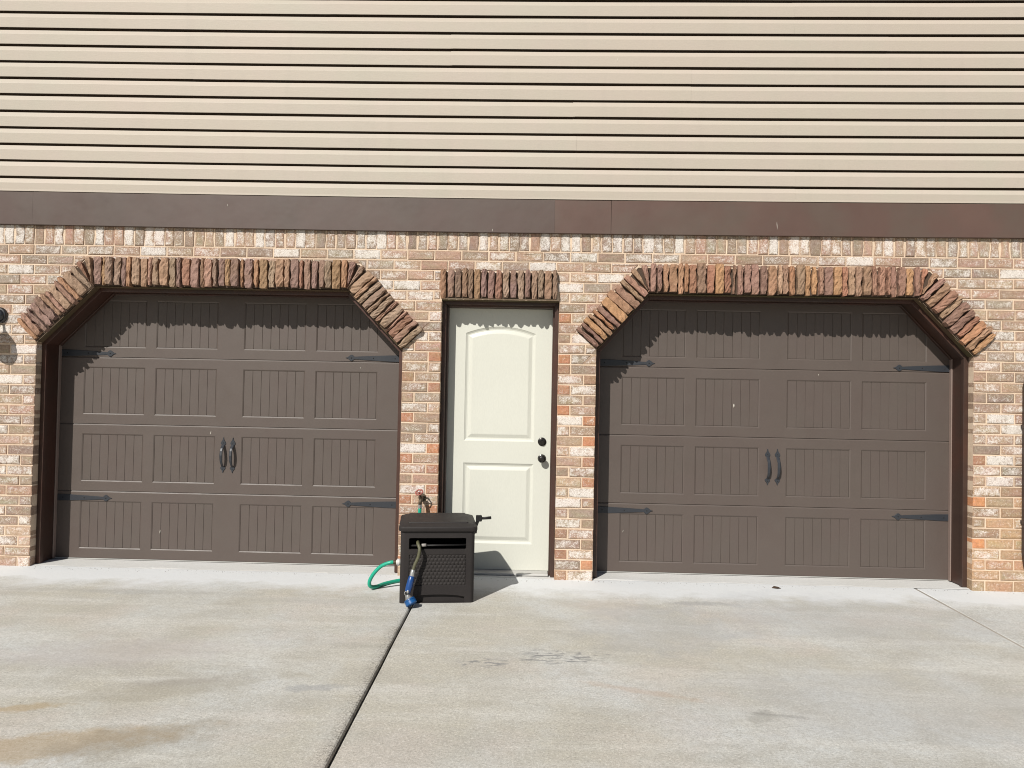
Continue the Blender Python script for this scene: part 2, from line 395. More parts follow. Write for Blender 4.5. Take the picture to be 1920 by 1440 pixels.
# ------------------------------------------------------------------ setting: ground
gs = 400
def groove_x(y): return -.7577-.0147*y
drive = empty('driveway', (-.5, -3, -.06), kind='structure')
def slab(name, left, right, y0, y1, top, mat, parent):
    """slab with worn rounded long edges; left/right give x for a y"""
    n = 90; vs = []; fs = []
    prof = [(0, -.12), (0, -.012), (.003, -.004), (.010, 0), (1, 0)]
    rnd = random.Random(hash(name) % 99+int(right(0)*10))
    for i in range(n+1):
        t = i/n; y = y0+(y1-y0)*(1-(1-t)**2.2) if y1 < y0 else y0+(y1-y0)*t
        xl, xr = left(y), right(y)
        jl = .0022*noise.noise(Vector((y*9, 1.3, 0)))+.0022*noise.noise(Vector((y*38, 4.3, 0)))+.0013*noise.noise(Vector((y*120, 2, 0)))
        jr = .0020*noise.noise(Vector((y*8, 7.3, 0)))+.0020*noise.noise(Vector((y*41, 9.3, 0)))
        xl += jl; xr += jr; ch = abs(noise.noise(Vector((y*22, 3, 5))))*.006
        row = [(xl, y, top-.12), (xl, y, top-.012), (xl+.003+ch*.5, y, top-.004), (xl+.009+ch, y, top), (xr-.010-ch*1.4, y, top), (xr-.003-ch*.5, y, top-.004), (xr, y, top-.012), (xr, y, top-.12)]
        vs += row
    for i in range(n):
        for k in range(7): fs.append((i*8+k, i*8+k+1, (i+1)*8+k+1, (i+1)*8+k))
    fs += [tuple(range(7, -1, -1)), tuple(range(n*8, n*8+8))]
    return fix_normals(make(name, vs, fs, mat, parent))
YN, YFAR = -.235, -14
gr = lambda y: 2.868+.053*(y+.356)
slab('concrete_slab', lambda y: -8.0, lambda y: groove_x(y)-.0058, YN, YFAR, 0, M['concrete'], drive)
slab('concrete_slab', lambda y: groove_x(y)+.0058, lambda y: gr(y)-.006, YN, YFAR, 0, M['concrete'], drive)
slab('concrete_slab', lambda y: gr(y)+.006, lambda y: 8.0, YN, YFAR, -.002, M['concrete'], drive)
tag(make('joint_filler', [(groove_x(YN)-.03, YN, -.020), (groove_x(YN)+.03, YN, -.020), (groove_x(YFAR)+.03, YFAR, -.020), (groove_x(YFAR)-.03, YFAR, -.020)], [(0, 1, 2, 3)], M['rubber'], drive))
make('joint_filler', [(gr(YN)-.012, YN, -.0055), (gr(YN)+.012, YN, -.0055), (gr(YFAR)+.012, YFAR, -.0055), (gr(YFAR)-.012, YFAR, -.0055)], [(0, 1, 2, 3)], M['grout2'], drive)
# garage floor and ground sheet
fl = empty('garage_floor', (-.2, 1.5, 0), kind='structure')
def floor_strip(x0, x1):
    n = 160; vs = []; fs = []
    for i in range(n+1):
        x = x0+(x1-x0)*i/n
        j = .010*noise.noise(Vector((x*5, 0, 1)))+.006*noise.noise(Vector((x*31, 0, 2)))
        q = max(0, noise.noise(Vector((x*2.3, 0, 9))))
        vs += [(x, YN-.014+j*1.6, .0008), (x, YN+.002+j*2.2, .0025+.006*q), (x, YN+.12, .003), (x, 3.0, .003)]
    for i in range(n):
        for k in (0, 1, 2): fs.append((4*i+k, 4*i+k+1, 4*i+5+k, 4*i+4+k))
    fix_normals(make('floor_slab', vs, fs, M['floor'], fl))
floor_strip(LG['xl']+.001, LG['xr']-.001); floor_strip(RG['xl']+.001, RG['xr']-.001); floor_strip(MDX0+.001, MDX1-.001)
make('floor_slab', [(WX0, YN-.0, -.001), (WX1, YN, -.001), (WX1, 3, -.001), (WX0, 3, -.001)], [(0, 1, 2, 3)], M['floor'], fl)
tag(make('ground', [(-gs, -gs, -.10), (gs, -gs, -.10), (gs, gs, -.10), (-gs, gs, -.10)], [(0, 1, 2, 3)], M['soil']), kind='structure')

# ------------------------------------------------------------------ brick wall
wall = empty('brick_wall', (-.2, -.1, 0), 'whitewashed brick garage wall with a rowlock course under the brown trim board', 'brick wall')
def solid(z):
    cuts = []
    for h in (opening(LG), opening(RG), MD):
        xs = []
        for i in range(len(h)):
            (xa, za), (xb, zb) = h[i], h[(i+1) % len(h)]
            if (za-z)*(zb-z) <= 0 and za != zb: xs.append(xa+(xb-xa)*(z-za)/(zb-za))
        if xs and min(xs) < max(xs)-1e-6: cuts.append((min(xs), max(xs)))
    cuts.sort(); out = []; a = WX0
    for c0, c1 in cuts: out.append((a, c0)); a = c1
    return out+[(a, WX1)]
mb = MB(); zs = sorted({0, LG['zl'], LG['zr'], RG['zl'], MDZ, LG['zt'], RG['zt'], WTOP}); YM = YW+.0042
e = 1e-5
for z0, z1 in zip(zs, zs[1:]):
    A, B = solid(z0+e), solid(z1-e)
    for (a0, a1), (b0, b1) in zip(A, B):
        mb.add([(a0, YM, z0), (a1, YM, z0), (b1, YM, z1), (b0, YM, z1), (a0, .12, z0), (a1, .12, z0), (b1, .12, z1), (b0, .12, z1)],
               [(0, 1, 2, 3), (5, 4, 7, 6), (4, 0, 3, 7), (1, 5, 6, 2)]+([(3, 2, 6, 7), (0, 4, 5, 1)]))
mb.build('mortar', M['mortar'], wall)
# inner wall that closes the building behind
BR = random.Random(21)
TAN = [(.45, .305, .205), (.41, .28, .19), (.49, .345, .235), (.34, .235, .165), (.45, .275, .19), (.36, .275, .20), (.50, .325, .225), (.30, .21, .155)]
ORG = [(.56, .22, .095), (.50, .21, .105), (.44, .20, .11), (.58, .25, .11), (.40, .23, .13), (.36, .24, .16)]
def brick_tint(x, z, header):
    if header:
        c = BR.choice(ORG); wa = BR.uniform(0, .28)
    else:
        c = BR.choice(TAN); wa = BR.choice((BR.uniform(.30, .6), BR.uniform(.25, .55), BR.uniform(.0, .3), BR.uniform(.35, .7), BR.uniform(.2, .6), BR.uniform(.7, 1.0)))
    k = BR.uniform(.88, 1.12); c = [v*k for v in c]
    if x > 3.2 and z < .8: c = [c[0]*1.18, c[1]*1.08, c[2]*.84]; wa *= .6
    if x < -3.6 and z < 1.2: wa *= .75
    return (*[min(.8, v) for v in c], wa)
bricks = []   # (visible px area, poly, tint, kind)
def vis(poly):
    cx = sum(p[0] for p in poly)/len(poly); cz = sum(p[1] for p in poly)/len(poly)
    d = Vector((cx, YW, cz))-CAM; zz = d.dot(_f); px = 960+1400*d.dot(_r)/zz; py = 720-1400*d.dot(_u)/zz
    return (-20 < px < 1940 and -20 < py < 1460), abs(area(poly))
def lay(poly, header=False, kind='brick'):
    ps = [ccw(poly)]
    for h in HOLES:
        q = []
        for p in ps: q += subtract(p, h)
        ps = [p for p in q if abs(area(p)) > .00045]
    for p in ps:
        xs = [v[0] for v in p]; zz = [v[1] for v in p]
        if max(xs)-min(xs) < .016 or max(zz)-min(zz) < .014: continue
        v, a = vis(p); t = brick_tint(sum(xs)/len(xs), sum(zz)/len(zz), header)
        bricks.append((v, a, p, t, kind))
L_, H_ = .195, .0925
for i in range(32):
    z0 = i*COURSE+.002; z1 = (i+1)*COURSE-MJ+.002
    if i == 0: z0 = -.03
    odd = i % 2
    def row(xa, xb, x0):
        k = math.floor((xa-x0)/.205)
        x = x0+k*.205
        while x < xb:
            l, r = max(x, xa), min(x+L_, xb)
            if r-l > .018: lay([(l, z0), (r, z0), (r, z1), (l, z1)])
            x += .205
    def pier(xa, xb, flip):
        """one stretcher and one header, alternating"""
        wst = L_ if xb-xa < .292 else L_
        if flip:
            s = [(xa, xb-H_+.0-MJ*.0-.004, False), (xb-H_+.006, xb, True)]
            s = [(xa, xb-.0885-MJ, False), (xb-.0885, xb, True)]
        else: s = [(xa, xa+.0885, True), (xa+.0885+MJ, xb, False)]
        for l, r, hd in s: lay([(l, z0), (r, z0), (r, z1), (l, z1)], hd and BR.random() < .86)
    if z0 < 2.05:
        # left pier, right pier: bond runs to the corner
        row(WX0, LG['xl'], LG['xl']-.205*20-(0 if odd else .1025)+MJ)
        if z1 < LG['zl']-.02 or z0 < 1.9:
            pass
        if z0 < 1.60:
            pier(LG['xr'], MDX0, not odd); pier(MDX1, RG['xl'], odd)
        else:
            row(-1.6, MDX0-.0885-MJ if odd else MDX0, MDX0-.205*8-(.0885+MJ if odd else 0)+MJ)
            if odd: lay([(MDX0-.0885, z0), (MDX0, z0), (MDX0, z1), (MDX0-.0885, z1)], BR.random() < .7)
            row(MDX1+(.0885+MJ if odd else 0), 1.1, MDX1+(.0885+MJ if odd else 0))
            if odd: lay([(MDX1, z0), (MDX1+.0885, z0), (MDX1+.0885, z1), (MDX1, z1)], BR.random() < .4)
        xr = RG['xr']
        if odd:
            row(xr, WX1, xr)
        else:
            if z0 < 1.7: lay([(xr, z0), (xr+.0885, z0), (xr+.0885, z1), (xr, z1)], BR.random() < .25)
            row(xr+.0985 if z0 < 1.7 else xr-.11, WX1, xr+.0985)
        if z0 > 1.60:
            pass
    else:
        row(WX0, WX1, -7.2+(.1025 if odd else 0))
# rowlock course
x = WX0
while x < WX1:
    wv = .0682+BR.uniform(-.002, .002); z0 = 32*COURSE+.001
    s = sag(x)*.6
    lay([(x, z0), (x+wv, z0), (x+wv, WTOP-.001+s), (x, WTOP-.001+s)], False, 'rowlock_brick'); x += .0775
BJ = random.Random(5)
def brick_mesh(p, rnd):
    # a ragged outline: every long edge gets a middle point
    q = []
    n = len(p)
    for i in range(n):
        a, c = p[i], p[(i+1) % n]; q.append(a)
        if math.hypot(c[0]-a[0], c[1]-a[1]) > .12: q.append(((a[0]+c[0])/2+rnd.uniform(-.01, .01), (a[1]+c[1])/2+rnd.uniform(-.0012, .0012)))
    yo = rnd.uniform(-.0022, .0022)
    vs, fs = prism(q, YW+yo, YW+.088, rnd.uniform(.002, .0038), .0013, rnd)
    n = len(q); rim = [(v[0], v[2]) for v in vs[:n]]; mn = min(max(p[0] for p in rim)-min(p[0] for p in rim), max(p[1] for p in rim)-min(p[1] for p in rim))
    ins = inset(rim, min(rnd.uniform(.006, .016), mn*.28))
    if area(ins) > 0 and area(ins) < area(rim)*.95:
        k = len(vs); vs = vs+[(a, YW+yo-rnd.uniform(-.0008, .0026), c) for a, c in ins]
        fs = fs[1:]+[(i, (i+1) % n, k+(i+1) % n, k+i) for i in range(n)]+[tuple(range(k, k+n))]
    return vs, fs
vb = sorted([b_ for b_ in bricks if b_[0] and b_[4] == 'brick'], key=lambda q: -q[1])
cut = vb[:298]; cutset = {id(q) for q in cut}
rest = MB()
for q in bricks:
    v, a, p, t, kind = q
    vs, fs = brick_mesh(p, BJ)
    n3 = (len(vs)//4) if len(vs) % 4 == 0 and len(fs) > len(vs)//4*3+1 else 0
    rimc = (t[0]*.93, t[1]*.88, t[2]*.84, t[3]-.26)
    t = [rimc]*(len(vs)-n3)+[tuple(x*BJ.uniform(.9, 1.1) for x in t[:3])+(t[3]+BJ.uniform(-.1, .22),) for _ in range(n3)] if n3 else [t]*len(vs)
    if id(q) in cutset or (v and kind == 'rowlock_brick'):
        make(kind, vs, fs, M['brick'], wall, tint=t)
    else:
        rest.add(vs, fs, t)
o = rest.build('bricks', M['brick'], wall, tint=True); o['kind'] = 'stuff'

# ------------------------------------------------------------------ stone surrounds
STC = [(.38, .26, .17), (.40, .25, .155), (.32, .205, .15), (.29, .185, .155), (.42, .265, .135), (.34, .175, .115), (.38, .225, .16), (.42, .31, .215), (.31, .215, .155), (.26, .165, .135), (.42, .235, .13), (.36, .27, .18), (.33, .20, .16)]
def stone(a, b_, c, d, parent, rnd, tone=(1, 1, 1), extra=0.):
    """a,b inner edge ends; d,c outer edge ends (x,z)"""
    a, b_, c, d = map(Vector, (a, b_, c, d)); nu, nv = 4, 9
    s1 = rnd.uniform(0, 99); prot = rnd.uniform(.028, .054)+extra; tilt = rnd.uniform(-.010, .010)
    w_ = (b_-a).length; gap = min(.24, rnd.uniform(.0025, .0062)/max(w_, .008))
    sh = rnd.uniform(-.006, .005); s0 = rnd.uniform(-.006, .013)
    vs = []; L = []
    for j in range(nv+1):
        t = j/nv
        lo = a.lerp(d, t); hi = b_.lerp(c, t); ax = (d-a).normalized()
        ww = (hi-lo).length
        wl = noise.noise(Vector((s1, t*3.2, 0)))*.42*min(ww, .036)+noise.noise(Vector((s1+7, t*11, 0)))*.006; wr = noise.noise(Vector((s1+20, t*3.4, 0)))*.42*min(ww, .036)+noise.noise(Vector((s1+9, t*11, 0)))*.006
        pn = .0042 if j in (0, nv) else 0
        u0 = lo+(hi-lo)*gap+(hi-lo).normalized()*(max(0, wl)+pn); u1 = hi-(hi-lo)*gap-(hi-lo).normalized()*(max(0, wr)+pn)
        for i in range(nu+1):
            s = i/nu; p = u0.lerp(u1, s)+ax*(sh*t+s0*(1-t))
            edge = 0 if 0 < i < nu else -.0045
            if j in (0, nv): edge -= .004
            dep = prot+edge+tilt*(s-.5)+.009*noise.noise(Vector((s1+s*1.1, t*2.6, 3)))+.011*noise.noise(Vector((s1+s*5, t*11, 8)))
            vs.append((p.x, YW-dep, p.y))
    m = nu+1; fs = []
    for j in range(nv):
        for i in range(nu): fs.append((j*m+i, j*m+i+1, (j+1)*m+i+1, (j+1)*m+i))
    per = [i for i in range(m)]+[j*m+nu for j in range(1, nv+1)]+[nv*m+i for i in range(nu-1, -1, -1)]+[j*m for j in range(nv-1, 0, -1)]
    k = len(vs); vs += [(vs[i][0], YW+.02, vs[i][2]) for i in per]; n = len(per)
    for q in range(n): fs.append((per[q], k+q, k+(q+1) % n, per[(q+1) % n]))
    cc = rnd.choice(STC); g = rnd.uniform(.80, 1.18)
    o = make('stone', vs, fs, M['stone'], parent, tint=(cc[0]*g*tone[0], cc[1]*g*.96*tone[1], cc[2]*g*tone[2], 1))
    return fix_normals(o)
def run(p, q, nrm, parent, rnd, wmin=.032, wmax=.072, tone=(1, 1, 1)):
    p, q, nrm = Vector(p), Vector(q), Vector(nrm); L = (q-p).length; d = (q-p)/L; x = 0
    ws = []
    while sum(ws) < L: ws.append(rnd.uniform(wmin, wmax))
    k = L/sum(ws)
    for wv in ws:
        wv *= k; u0 = p+d*x; u1 = p+d*(x+wv); o1 = BAND+rnd.uniform(-.006, .006)
        skew = d*rnd.uniform(-.003, .003)
        stone(u0, u1, u1+nrm*o1+skew, u0+nrm*o1+skew, parent, rnd, tone); x += wv
def fan(c, n0, n1, parent, rnd, k=3, tone=(1, 1, 1)):
    a0 = math.atan2(n0[1], n0[0]); a1 = math.atan2(n1[1], n1[0])
    c = Vector(c)
    for i in range(k):
        s, t = a0+(a1-a0)*i/k, a0+(a1-a0)*(i+1)/k
        u, v = Vector((math.cos(s), math.sin(s))), Vector((math.cos(t), math.sin(t)))
        rr = BAND*(1.0 if k > 2 else .99)
        stone(c+u*.012, c+v*.012, c+v*rr, c+u*rr, parent, rnd, tone)
def garage_surround(G, label, tone, seed):
    t = empty('stone_surround', ((G['xl']+G['xr'])/2, YW, G['zl']), label, 'stone surround', 'rough stone surrounds over the three openings')
    rnd = random.Random(seed)
    p = [Vector(v) for v in path(G)]
    dl = (p[2]-p[1]).normalized(); nl = Vector((-dl.y, dl.x)); dr = (p[4]-p[3]).normalized(); nr = Vector((-dr.y, dr.x))
    run(p[1], p[2], nl, t, rnd, .036, .080, tone); fan(p[2], nl, (0, 1), t, rnd, 2, tone)
    run(p[2], p[3], (0, 1), t, rnd, .034, .074, tone)
    fan(p[3], (0, 1), nr, t, rnd, 2, tone); run(p[3], p[4], nr, t, rnd, .036, .080, tone)
    vs, fs = prism(inset(surround(G, .02), 0), YW-.012, YW+.03, .002)
    # dark backing with the shade between the stones in its colour, hollow over the opening
    m = MB(); seq = [p[1], p[2], p[3], p[4]]; ns = [nl, nl+Vector((0, 1)), nr+Vector((0, 1)), nr]
    ns = [n.normalized()*(BAND-.02)*(1 if i in (0, 3) else 1.06) for i, n in enumerate(ns)]
    for i in range(3):
        a, b_, c, d = seq[i], seq[i+1], seq[i+1]+ns[i+1], seq[i]+ns[i]
        m.add([(v.x, YW-.006, v.y) for v in (a, b_, c, d)]+[(v.x, YW+.03, v.y) for v in (a, b_, c, d)], [(0, 1, 2, 3), (4, 7, 6, 5), (0, 4, 5, 1), (1, 5, 6, 2), (2, 6, 7, 3), (3, 7, 4, 0)])
    m.build('stone_gap_shade', M['backing'], t)
    return t
garage_surround(LG, 'rough stone surround above the left garage door, beside the wall lamp', (1, 1, 1), 3)
garage_surround(RG, 'rough stone surround above the right garage door', (1.12, 1.0, .92), 4)
ts = empty('stone_surround', (-.25, YW, 2.09), 'short straight row of upright stones above the white door', 'stone surround', 'rough stone surrounds over the three openings')
run((-.700, 2.095), (.188, 2.095), (0, 1), ts, random.Random(12), .046, .066, (.80, .78, .80))
make('stone_gap_shade', *prism([(-.69, 2.095), (.18, 2.095), (.18, 2.29), (-.69, 2.29)], YW-.006, YW+.03, .001), M['backing'], ts)  # gap shade behind the upright stones, put into the backing's dark colour

# ------------------------------------------------------------------ frames
SEGN = {5: ['jamb', 'corner_board', 'head_board', 'corner_board', 'jamb'], 3: ['jamb', 'head_board', 'jamb']}
def ring(pth, i0, i1, y0, y1, names, mat, parent, zfoot=0.0, only=None):
    """boards mitred along an open path in x/z; i0..i1 inset towards the opening"""
    P = [Vector(p) for p in pth]; n = len(P)
    def off(d):
        out = []
        for i in range(n):
            e1 = (P[i]-P[i-1]).normalized() if i else None; e2 = (P[i+1]-P[i]).normalized() if i < n-1 else None
            n1 = Vector((e1.y, -e1.x)) if e1 else None; n2 = Vector((e2.y, -e2.x)) if e2 else None
            if n1 is None: q = P[i]+n2*d
            elif n2 is None: q = P[i]+n1*d
            else: k = n1+n2; q = P[i]+k*(d/k.dot(n1))
            out.append(q)
        return out
    A, B = off(i0), off(i1)
    for i in range(n-1):
        if only and i not in only: continue
        q = [A[i], A[i+1], B[i+1], B[i]]
        q = [Vector((v.x, max(v.y, zfoot))) for v in q]
        vs, fs = prism([tuple(v) for v in q], y0, y1, .002)
        fix_normals(make(names[i], vs, fs, mat, parent))
def lintel_names(s): return [s]*5
def garage_frame(G, door):
    fr = empty('door_frame', ((G['xl']+G['xr'])/2, -.1, 0), parent=door)
    ring(path(G), .0015, .010, YW+.012, -.208, ['lintel_plate']*5, M['soffit'], fr, only=(1, 2, 3))
    ring(path(G), .0015, .036, -.205, -.168, ['brick_mould']*5, M['frame'], fr, .008)
    ring(path(G), .0012, .022, -.166, .035, SEGN[5], M['frame'], fr, .010)
    ring(path(G), .0225, .0315, -.034, -.004, ['weather_stop']*5, M['stop'], fr, .011, (0, 4))
    ring(path(G), .0225, .0315, -.034, -.004, ['weather_stop']*5, M['frame'], fr, .011, (1, 2, 3))
mdp = [(MDX0, 0), (MDX0, MDZ), (MDX1, MDZ), (MDX1, 0)]

# ------------------------------------------------------------------ garage doors
SH, DW = .5334, 2.743; PWD, G1, G2, HO, HB = .497, .0807, .2092, .078, .457
PCOLS = [-G2/2-2*PWD-G1, -G2/2-PWD, G2/2, G2/2+PWD+G1]
pl_w = (PWD-.018)/7
vs, fs = bevbox(-pl_w/2+.0004, pl_w/2-.0004, .0046, .016, -(HB-HO)/2+.009, (HB-HO)/2-.009, .0019)
PLANK = bpy.data.meshes.new('plank'); PLANK.from_pydata(vs, [], fs); PLANK.materials.append(M['plank'])
import bmesh
_bm = bmesh.new(); _bm.from_mesh(PLANK); bmesh.ops.recalc_face_normals(_bm, faces=_bm.faces); _bm.to_mesh(PLANK); _bm.free()
def face_with_holes(outer, holes, y, to3=None):
    loops = [[Vector((a, c, 0)) for a, c in outer]]+[[Vector((a, c, 0)) for a, c in h] for h in holes]
    tris = tessellate_polygon(loops); flat = [v for l in loops for v in l]
    return [(v.x, y, v.y) for v in flat], [tuple(t) for t in tris]
def section_mesh():
    m = MB(); w2 = DW/2; h = SH
    outer = [(-w2+.001, .0030), (w2-.001, .0030), (w2-.001, h-.0095), (-w2+.001, h-.0095)]
    holes = [[(c, h-HB), (c+PWD, h-HB), (c+PWD, h-HO), (c, h-HO)] for c in PCOLS]
    v, f = face_with_holes(outer, holes, 0.); m.add(v, f)
    def band(p, q, yp, yq):
        n = len(p); m.add([(a, yp, c) for a, c in p]+[(a, yq, c) for a, c in q], [(i, (i+1) % n, n+(i+1) % n, n+i) for i in range(n)])
    o2 = [(-w2, .0008), (w2, .0008), (w2, h-.0008), (-w2, h-.0008)]
    band(outer, o2, 0, .0052); band(o2, o2, .0052, .045)
    for hh in holes:
        q = inset(hh, .0085); band(hh, q, 0, .0046); band(q, q, .0046, .015)
    m.add([(-w2, .014, .002), (w2, .014, .002), (w2, .014, h-.002), (-w2, .014, h-.002)], [(0, 1, 2, 3)])
    m.add([(-w2, .045, .001), (w2, .045, .001), (w2, .045, h-.001), (-w2, .045, h-.001)], [(0, 1, 2, 3)])
    return m
sec0 = section_mesh().build('door_section', M['door'], origin=(0, 0, 0)); fix_normals(sec0); SECTION = sec0.data; bpy.data.objects.remove(sec0)
def strap(parent, x_edge, x_tip, z, flip=1):
    """tapered hinge strap with a spade point, tip towards x_tip"""
    s = 1 if x_tip > x_edge else -1; L = abs(x_tip-x_edge)
    up = [(0, .0265), (.10, .0245), (.60*L, .0165), (L-.075, .0105), (L-.070, .0105), (L-.062, .018), (L-.052, .025), (L-.042, .0245), (L-.030, .016), (L-.018, .006), (L, .0008)]
    poly = [(x_edge+s*a, z+h) for a, h in up]+[(x_edge+s*a, z-h) for a, h in up[::-1]]
    m = MB(); p = ccw(poly); n = len(p); fr = inset(p, .0015)
    m.add([(a, -.0055, c) for a, c in fr]+[(a, -.004, c) for a, c in p]+[(a, .001, c) for a, c in p], [])
    loops = [[Vector((a, c, 0)) for a, c in fr]]
    m.f += [tuple(t) for t in tessellate_polygon(loops)]
    for k in (0, 1):
        for i in range(n): m.f.append((k*n+i, k*n+(i+1) % n, (k+1)*n+(i+1) % n, (k+1)*n+i))
    o = m.build('strap_hinge', M['iron'], parent); fix_normals(o)
    for a in (.05, .5*L, L-.047):
        lobj('screw', (x_edge+s*a, -.005, z), (0, -1, 0), [(0, .005), (.0022, .0046), (.0034, .002)], M['rubber'], o, 10)
    return o
def handle(parent, x, z0, z1):
    """hand-forged pull with spade ends"""
    h = z1-z0
    def spade(zb, zt):
        s = 1 if zt > zb else -1; L = abs(zt-zb)
        pts = [(.010, 0), (.019, .12*L), (.0215, .26*L), (.017, .44*L), (.009, .62*L), (.0045, .82*L), (.0035, L)]
        return ccw([(x+a, zb+s*t) for a, t in pts]+[(x-a, zb+s*t) for a, t in pts[::-1]])
    plates = []
    for p in (spade(z1-.062, z1), spade(z0+.050, z0)):
        m = MB(); plates.append(m); n = len(p); k = len(m.v); m.add([(a, -.005, c) for a, c in inset(p, .0012)]+[(a, -.001, c) for a, c in p], [])
        m.f += [tuple(i+k for i in t) for t in tessellate_polygon([[Vector((a, c, 0)) for a, c in p]])]
        for i in range(n): m.f.append((k+i, k+(i+1) % n, k+n+(i+1) % n, k+n+i))
    g = MB(); prof = [(z1-.058, -.004, .012, .004), (z1-.068, -.014, .013, .004), (z1-.085, -.032, .012, .0045), (z1-.105, -.041, .0115, .005), ((z0+z1)/2, -.046, .0125, .0055), (z0+.095, -.041, .011, .005), (z0+.068, -.026, .009, .0045), (z0+.046, -.004, .010, .004)]
    for zc, yc, hw, ht in prof:
        g.v += [Vector((x-hw, yc, zc)), Vector((x-hw*.6, yc-ht, zc)), Vector((x+hw*.6, yc-ht, zc)), Vector((x+hw, yc, zc)), Vector((x+hw*.6, yc+ht, zc)), Vector((x-hw*.6, yc+ht, zc))]; g.t += [None]*6
    for i in range(len(prof)-1):
        for k in range(6): g.f.append((i*6+k, i*6+(k+1) % 6, (i+1)*6+(k+1) % 6, (i+1)*6+k))
    g.f += [(0, 1, 2, 3, 4, 5), tuple(len(g.v)-1-k for k in range(6))]
    o = fix_normals(g.build('pull_handle', M['iron'], parent))
    for m in plates: fix_normals(m.build('handle_plate', M['iron'], o))
    for zz in (z1-.043, z0+.030): lobj('screw', (x, -.004, zz), (0, -1, 0), [(0, .004), (.002, .0036), (.003, .001)], M['rubber'], o, 10)
def garage_door(G, label):
    cx = G['dc']; t = empty('garage_door', (cx, 0, 0), label, 'garage door', 'brown carriage style garage doors')
    for r in range(4):
        s = bpy.data.objects.new('door_section', SECTION); link(s, t); WORLD[s] = Vector((cx, 0, SH*(3-r)+.012)); s.location = (0, 0, SH*(3-r)+.012)
        for c in PCOLS:
            for k in range(7):
                p = bpy.data.objects.new('plank', PLANK); link(p, s); p.location = (c+.009+pl_w*(k+.5), 0, SH-(HO+HB)/2)
    box('bottom_retainer', cx-DW/2, cx+DW/2, -.009, .04, .0065, .0125, M['sill'], t, .001)
    box('bottom_seal', cx-DW/2, cx+DW/2, .002, .038, -.001, .0065, M['rubber'], t, .001)
    for z in (1.642, .490):
        strap(t, cx-DW/2+.006, cx-DW/2+.45, z); strap(t, cx+DW/2-.006, cx+DW/2-.45, z)
    for x in (cx-.037, cx+.039): handle(t, x, .712, .992)
    garage_frame(G, t)
    return t
gl = garage_door(LG, 'brown panelled garage door left of the white door, nearest the black wall lamp')
grd = garage_door(RG, 'brown panelled garage door right of the white door, nearest the downspout')
for x, k in ((-3.55, 0),): pass

# ------------------------------------------------------------------ white entry door
ed = empty('entry_door', (-.243, -.08, 0), 'cream white door with arched upper panel between the two garage doors', 'door')
YD = -.085
sx0, sx1, sz0, sz1 = -.650, .160, .024, 2.040
slabm = MB()
def arch_panel(x0, x1, z0, zs, za, n=14):
    """ccw loop with an arched top; zs = shoulder height, za = apex"""
    pts = [(x0, z0), (x1, z0)]
    if za <= zs: return pts+[(x1, zs), (x0, zs)]
    cx = (x0+x1)/2; hw = (x1-x0)/2; hgt = za-zs; rad = (hw*hw+hgt*hgt)/(2*hgt); a = math.asin(hw/rad)
    for i in range(n+1):
        t = a-2*a*i/n; pts.append((cx+rad*math.sin(t), za-rad+rad*math.cos(t)))
    return pts
pA = arch_panel(-.514, .030, 1.012, 1.848, 1.902); pB = arch_panel(-.514, .030, .222, .842, .842)
v, f = face_with_holes([(sx0, sz0), (sx1, sz0), (sx1, sz1), (sx0, sz1)], [pA, pB], YD); slabm.add(v, f)
for p in (pA, pB):
    loops = [(p, YD), (inset(p, .004), YD+.0035), (inset(p, .016), YD+.0105), (inset(p, .026), YD+.0115), (inset(p, .030), YD+.010), (inset(p, .052), YD+.002), (inset(p, .056), YD+.0015)]
    for (a, ya), (c, yc) in zip(loops, loops[1:]):
        n = len(a); slabm.add([(q[0], ya, q[1]) for q in a]+[(q[0], yc, q[1]) for q in c], [(i, (i+1) % n, n+(i+1) % n, n+i) for i in range(n)])
    slabm.add([(q[0], loops[-1][1], q[1]) for q in loops[-1][0]], [tuple(range(len(p)))])
q4 = [(sx0, sz0), (sx1, sz0), (sx1, sz1), (sx0, sz1)]
slabm.add([(a, YD, c) for a, c in q4]+[(a, YD+.042, c) for a, c in q4], [(i, (i+1) % 4, 4+(i+1) % 4, 4+i) for i in range(4)]+[(4, 5, 6, 7)])
o = slabm.build('door_slab', M['white_door'], ed)
_bm = bmesh.new(); _bm.from_mesh(o.data); bmesh.ops.remove_doubles(_bm, verts=_bm.verts, dist=1e-5); bmesh.ops.recalc_face_normals(_bm, faces=_bm.faces); _bm.to_mesh(o.data); _bm.free()
lobj('deadbolt', (.093, YD, 1.016), (0, -1, 0), [(0, .033), (.006, .0325), (.010, .028), (.011, .020), (.022, .019), (.023, .012), (.020, .010)], M['bronze'], ed)
kb = lobj('door_knob', (.094, YD, .886), (0, -1, 0), [(0, .033), (.005, .032), (.009, .024), (.012, .012), (.030, .011), (.036, .018), (.044, .026), (.054, .0285), (.062, .025), (.067, .016), (.068, .0005)], M['bronze'], ed)
fr = empty('door_frame', (-.243, -.1, 0), parent=ed)
make('lintel_plate', *prism([(MDX0+.002, MDZ-.008), (MDX1-.002, MDZ-.008), (MDX1-.002, MDZ+.008), (MDX0+.002, MDZ+.008)], YW+.012, -.225, .002), M['soffit'], fr)
ring(mdp, .0015, .030, -.215, -.165, ['brick_mould']*3, M['frame'], fr, .004)
ring(mdp, .0012, .042, -.163, -.088, SEGN[3], M['frame'], fr, .004)
ring(mdp, .0012, .034, -.0865, .06, ['rebate']*3, M['frame'], fr, .004)
th = box('threshold', MDX0+.045, MDX1-.045, -.205, -.045, .006, .022, M['sill'], fr, .004)
box('door_sweep', sx0+.002, sx1-.002, YD+.006, YD+.03, .021, .0245, M['rubber'], ed, .0005)

